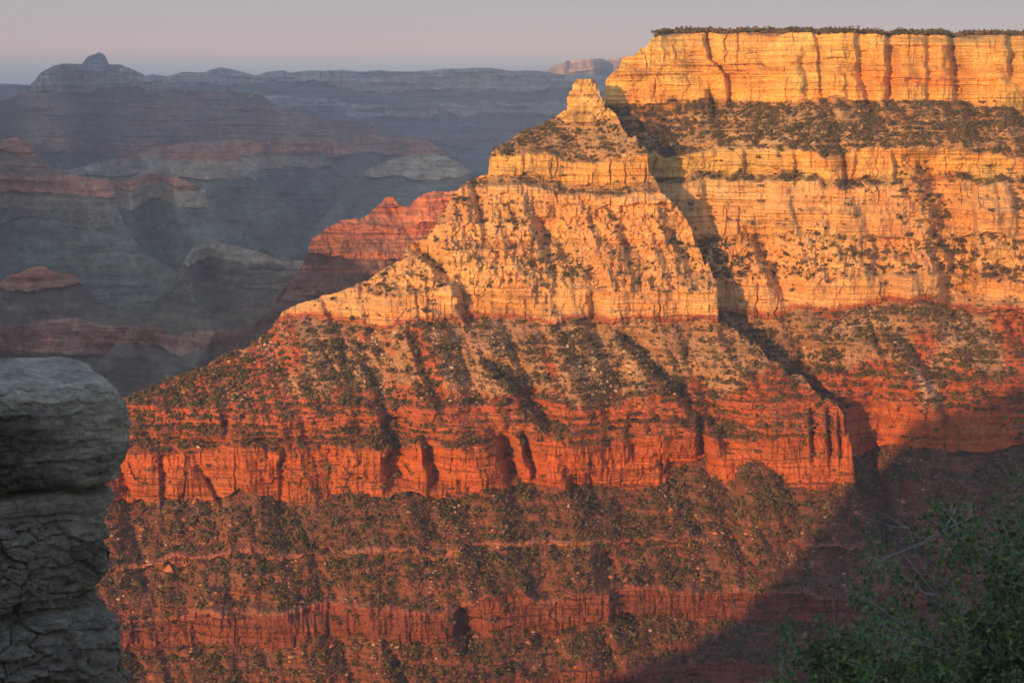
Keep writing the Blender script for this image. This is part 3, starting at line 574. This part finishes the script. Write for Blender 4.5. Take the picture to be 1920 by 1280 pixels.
# the largest ones are things of their own
PROTO = []
def bush_proto(i):
    V, Fq = leafclump(950 + i, 240, 0.15)
    V = V * np.array((1, 1, 0.85)); V[:, 2] += 0.75
    tr, tf = I1 * np.array((0.12, 0.12, 0.6)) + np.array((0, 0, 0.1)), I1F
    m = mesh_np('juniper_shrub', V, Fq, M_SCRUB, np.broadcast_to(np.array((0.08, 0.08, 0.038)) * (0.8 + 0.12 * i), (len(V), 3)))
    return m
PROTO = [bush_proto(i) for i in range(5)]
def individuals(pos, r, sel, label, group, name='juniper_shrub', cat='shrub', protos=None, zs=1.0, sink=0.25):
    protos = protos or PROTO
    for i in sel:
        o = bpy.data.objects.new(name, protos[int(rng.integers(0, len(protos)))]); C.objects.link(o)
        o.location = (float(pos[i, 0]), float(pos[i, 1]), float(pos[i, 2] - sink * r[i]))
        o.rotation_euler = (0, 0, float(rng.uniform(0, 6.28))); s = float(r[i]); o.scale = (s, s * float(rng.uniform(0.85, 1.15)), s * zs * float(rng.uniform(0.85, 1.2)))
        tag(o, label, cat, group)
pyS = spur.pyw.ravel()[idx_s]; pyW = wall.pyw.ravel()[idx_w]
def biggest(mask, r, n):
    k = np.where(mask)[0]; return k[np.argsort(-r[k])[:n]]
sel1 = biggest(pyW < 300, rw, 90); sel2 = biggest((pyS > 600) & (pyS < 800), rs, 80); sel3 = biggest(pyS > 930, rs, 80); sel4 = biggest((pyS < 600), rs, 40)
individuals(pw, rw, sel1, 'dark juniper shrub on the brown slope under the top rim cliff', 'junipers on the slope under the rim cliff')
individuals(ps, rs, sel2, 'dark juniper shrub on the stony slope between tan and red cliffs', 'junipers on the middle stony slope')
individuals(ps, rs, sel3, 'dark juniper shrub on the red slope below the red cliff band', 'junipers on the lower red slope')
individuals(ps, rs, sel4, 'dark juniper shrub among the tan cliffs of the upper spur', 'junipers among the upper tan cliffs')
kS = np.ones(len(ps), bool); kS[np.r_[sel2, sel3, sel4]] = False
kW = np.ones(len(pw), bool); kW[sel1] = False
pos = np.concatenate([ps[kS], pw[kW]]); rr = np.concatenate([rs[kS], rw[kW]])
o = link('scrub', scatter_mesh('scrub', M_SCRUB, pos, rr, shrub_protos, SF, scrub_cols(len(pos)), 0.85, 0.25))
tag(o, 'scattered dark scrub dotting the canyon slopes', 'scrub', kind='stuff')
# trees along the rim
px = rng.uniform(1225, 1990, 2200); back = rng.uniform(0, 1, 2200) ** 1.6 * 130 + 1
ci = np.clip(np.searchsorted(wall.p, px), 0, len(wall.p) - 1)
kc = wall.front.argmax(0)[ci]
yc = wall.Y[kc, ci] + back; zc = wall.zc[ci] + 0.05 * back / 7
rim = np.stack([(px - HX) / F * yc, yc, zc], -1); rim = rim[px > 1240 - 10]; rrim = np.clip(np.exp(rng.normal(math.log(2.2), 0.5, len(rim))), 0.8, 4.6)
front = np.argsort(-rrim)[:120]
individuals(rim, rrim, front, 'dark pinyon tree in the low woodland along the flat rim', 'trees along the rim top', 'pinyon_tree', 'tree', zs=1.1)
kR = np.ones(len(rim), bool); kR[front] = False
o = link('rim_woodland', scatter_mesh('rim_woodland', M_SCRUB, rim[kR], rrim[kR], shrub_protos, SF, scrub_cols(int(kR.sum())), 0.95, 0.2))
tag(o, 'dark low woodland massed along the flat rim top', 'woodland', kind='stuff')

# stones
stone_protos = []
for i in range(8):
    g = np.random.default_rng(70 + i); V = I1.copy()
    for _ in range(7):
        d = g.normal(0, 1, 3); d /= np.linalg.norm(d); h = g.uniform(0.45, 0.8); q = V @ d; V = V - np.outer(np.clip(q - h, 0, None), d)
    stone_protos.append(V * np.array((1, g.uniform(0.7, 1), g.uniform(0.55, 0.9))))
def stone_dens(M, sd):
    d = M.ws + 0.5 * M.wr + 0.25 * M.wd
    return d * (0.06 + 1.8 * sstep(0.0, 0.45, fbm((M.S + 0.4 * M.Z) / 20, M.Z / 45, 4, sd)))
i1 = pick(spur, 16000, stone_dens(spur, 1011) * (0.35 + 1.2 * sstep(598, 610, spur.pyw) * (1 - sstep(740, 770, spur.pyw)) + 0.1 * (spur.pyw > 930)))
i2 = pick(wall, 7000, stone_dens(wall, 1012) * (wall.pyw > 200) * (0.5 + sstep(570, 590, wall.pyw)), pr=(1120, 1960))
sp = np.concatenate([at(spur, i1), at(wall, i2)]); sr = np.clip(np.exp(rng.normal(math.log(0.8), 0.5, len(sp))), 0.3, 3.0)
scol = np.concatenate([spur.col.reshape(-1, 3)[i1], wall.col.reshape(-1, 3)[i2]])
py_ = np.concatenate([spur.pyw.ravel()[i1], wall.pyw.ravel()[i2]])
tan = np.array((0.52, 0.38, 0.25)); kk = (0.75 * (rng.random(len(sp)) < np.where(py_ < 800, 0.8, 0.4)))[:, None]
scol = (scol * 1.1 * (1 - kk) + tan * kk) * rng.uniform(0.65, 1.1, (len(sp), 1))
big = np.argsort(-sr)[:100]; kB = np.ones(len(sp), bool); kB[big] = False
o = link('talus_rubble', scatter_mesh('talus_rubble', M_STONE, sp[kB], sr[kB], stone_protos, I1F, scol[kB], 0.8, 0.35))
tag(o, 'pale loose stones strewn over the canyon slopes', 'rubble', kind='stuff')
bp = [mesh_np('boulder', v, I1F, M_STONE, np.broadcast_to(np.array((0.46, 0.33, 0.21)) * s, (len(v), 3))) for v, s in zip(stone_protos, (1, 0.9, 1.1, 0.8, 1, 0.95, 1.05, 0.85))]
rb = [mesh_np('boulder', v, I1F, M_STONE, np.broadcast_to(np.array((0.38, 0.15, 0.085)) * s, (len(v), 3))) for v, s in zip(stone_protos, (1, 0.9, 1.1, 0.8, 1, 0.95, 1.05, 0.85))]
bt = [i for i in big if py_[i] < 780]; br = [i for i in big if py_[i] >= 780]
individuals(sp, sr * 1.25, bt, 'pale angular boulder fallen on the slopes among the tan cliffs', 'boulders on the upper slopes', 'boulder', 'boulder', bp, sink=-0.1)
individuals(sp, sr * 1.25, br, 'reddish angular boulder fallen on the lower red slopes', 'boulders on the lower slopes', 'boulder', 'boulder', rb, sink=-0.1)

def on(M, px, py):
    c = int(np.abs(M.p - px).argmin()); e = np.abs(HY - M.Z[:, c] / M.Y[:, c] * F - py) + 1e6 * ~M.front[:, c]
    r = int(e.argmin()); return np.array([[M.X[r, c], M.Y[r, c], M.Z[r, c]]])
for px_, py_b, r_, ms, lb in [(316, 1070, 7.0, rb, 'largest orange boulder lying alone on the lower red slope near the pillar'), (1145, 1082, 4.2, rb, 'rounded reddish boulder above the lower cliff, left one of two neighbours'),
                             (1175, 1090, 5.0, rb, 'broad reddish slab boulder above the lower cliff, right one of two neighbours'), (795, 838, 4.0, bp, 'pale block perched at the head of the dark notch in the red cliff'),
                             (845, 690, 3.6, bp, 'large pale boulder on the stony slope right of the red dirt chute'), (378, 1096, 2.2, bp, 'small whitish stone right of the largest orange boulder')]:
    individuals(on(spur, px_, py_b), np.array([r_]), [0], lb, None, 'boulder', 'boulder', ms, sink=-0.15)

# ------------------------------------------------------------------ foreground bushes
def tube(pts, r0, r1, ns=5):
    pts = np.array(pts); n = len(pts); V = []
    for i in range(n):
        d = pts[min(i + 1, n - 1)] - pts[max(i - 1, 0)]; d = d / (np.linalg.norm(d) + 1e-9)
        a = np.cross(d, (0.31, 0.9, 0.2)); a /= np.linalg.norm(a); b = np.cross(d, a); r = r0 + (r1 - r0) * i / (n - 1)
        for k in range(ns):
            t = 2 * math.pi * k / ns; V.append(pts[i] + r * (math.cos(t) * a + math.sin(t) * b))
    return np.array(V), grid_faces(n, ns, True)
def make_bush(label, base, stems, seed, leaf, ncl, greens, dead=0.12):
    g = np.random.default_rng(seed); BV, BF, LV, LF, LC = [], [], [], [], []; nb = nl = 0
    root = bpy.data.objects.new('leafy_bush', None); C.objects.link(root); root.location = base
    tag(root, label, 'bush')
    base = np.array(base, float); twigs = []
    def grow(p, d, L, r, lvl):
        nonlocal nb
        pts = [p]; q = p.copy(); dd = d.copy()
        for i in range(6):
            dd = dd + g.normal(0, 0.16, 3) + np.array((0, 0, 0.04)); dd /= np.linalg.norm(dd); q = q + dd * L / 6; pts.append(q.copy())
        v, f = tube(pts, r, r * 0.45); BV.append(v); BF.append(f + nb); nb += len(v)
        if lvl < 2:
            for i in range(2, 7):
                for _ in range(2 if lvl else 2):
                    nd = dd * 0.6 + g.normal(0, 0.6, 3); nd /= np.linalg.norm(nd); grow(pts[i], nd, L * g.uniform(0.22, 0.42), r * 0.5, lvl + 1)
        if lvl >= 1: twigs.append((pts, g.random() < dead))
    for tip in stems:
        tip = np.array(tip, float); d = tip - base; L = np.linalg.norm(d); grow(np.zeros(3) + g.normal(0, 0.04, 3), d / L, L * 0.8, 0.012, 0)
    for pts, dd_ in twigs:
        if dd_: continue
        for _ in range(ncl):
            i = g.uniform(1, len(pts) - 1); k = int(i); c = pts[k] + (pts[min(k + 1, len(pts) - 1)] - pts[k]) * (i - k) + g.normal(0, leaf * 0.8, 3)
            u = g.normal(0, 1, 3); u /= np.linalg.norm(u); w_ = np.cross(u, g.normal(0, 1, 3)); w_ /= np.linalg.norm(w_); nn = np.cross(u, w_)
            s = leaf * g.uniform(0.6, 1.3); a = c; b = c + u * s
            LV += [a, c + u * s * 0.45 + w_ * s * 0.28 + nn * s * 0.08, b, c + u * s * 0.45 - w_ * s * 0.28 + nn * s * 0.08]; LF.append([nl, nl + 1, nl + 2, nl + 3]); nl += 4
            t = g.random(); cc = np.array(greens[0]) * (1 - t) + np.array(greens[1]) * t
            if g.random() < 0.05: cc = np.array(greens[2])
            LC += [cc] * 4
    bv = np.concatenate(BV)
    link('branches', mesh_np('branches', bv, np.concatenate(BF), M_BARK, np.broadcast_to(np.array((0.42, 0.40, 0.37)), (len(bv), 3)), True), root)
    link('foliage', mesh_np('foliage', np.array(LV), np.array(LF), M_LEAF, np.array(LC)), root)
    return root
def wp(px, py, Y): return ((px - HX) / F * Y, Y, (HY - py) / F * Y)
GR = [(0.12, 0.19, 0.07), (0.22, 0.31, 0.11), (0.38, 0.37, 0.11)]
make_bush('large dark green leafy bush with grey twigs at the lower right corner', wp(1960, 1560, 13.0),
          [wp(1930, 860, 12.6), wp(1870, 980, 13.2), wp(1800, 1060, 12.8), wp(1750, 1150, 13.4), wp(1900, 1060, 12.2), wp(1960, 900, 13.4), wp(2080, 860, 13.0), wp(2020, 1000, 12.4), wp(1830, 1180, 12.4), wp(1960, 1150, 13.5), wp(1700, 1150, 12.9), wp(1770, 1040, 13.1), wp(1860, 930, 12.9), wp(1780, 1220, 12.5), wp(1720, 1200, 13.0), wp(1700, 1090, 12.8), wp(1740, 1130, 12.3), wp(1670, 1190, 12.6), wp(1830, 1100, 12.2), wp(1890, 860, 12.5), wp(1950, 800, 13.2), wp(1925, 815, 12.9), wp(1905, 880, 13.3)], 41, 0.047, 18, GR, 0.28)
make_bush('low sparse bush with bare grey twigs left of the large leafy bush', wp(1600, 1540, 11.5),
          [wp(1420, 1250, 11.5), wp(1490, 1235, 11.2), wp(1550, 1200, 11.7), wp(1620, 1210, 11.3), wp(1690, 1190, 11.6), wp(1580, 1260, 11.1), wp(1730, 1230, 11.4)], 43, 0.04, 20, GR, 0.2)

# ------------------------------------------------------------------ evening haze
hz = bpy.data.materials.new('haze_air'); hz.use_nodes = True; t = hz.node_tree; t.nodes.clear()
ho = t.nodes.new('ShaderNodeOutputMaterial'); pv = t.nodes.new('ShaderNodeVolumePrincipled')
pv.inputs['Color'].default_value = (0.69, 0.835, 1.0, 1); pv.inputs['Density'].default_value = 6.6e-5; pv.inputs['Anisotropy'].default_value = 0.5
t.links.new(pv.outputs[0], ho.inputs['Volume'])
hv = np.array([(x, y, z) for x in (gx0 - 50, gx1 + 50) for y in (gy0 - 50, gy1 + 50) for z in (gz - 75, 1010)], float)
hf = np.array([(0, 1, 3, 2), (4, 6, 7, 5), (0, 4, 5, 1), (2, 3, 7, 6), (0, 2, 6, 4), (1, 5, 7, 3)])
o = link('haze', mesh_np('haze', hv, hf, hz)); tag(o, 'thin blue evening haze filling the canyon', 'haze', kind='stuff')
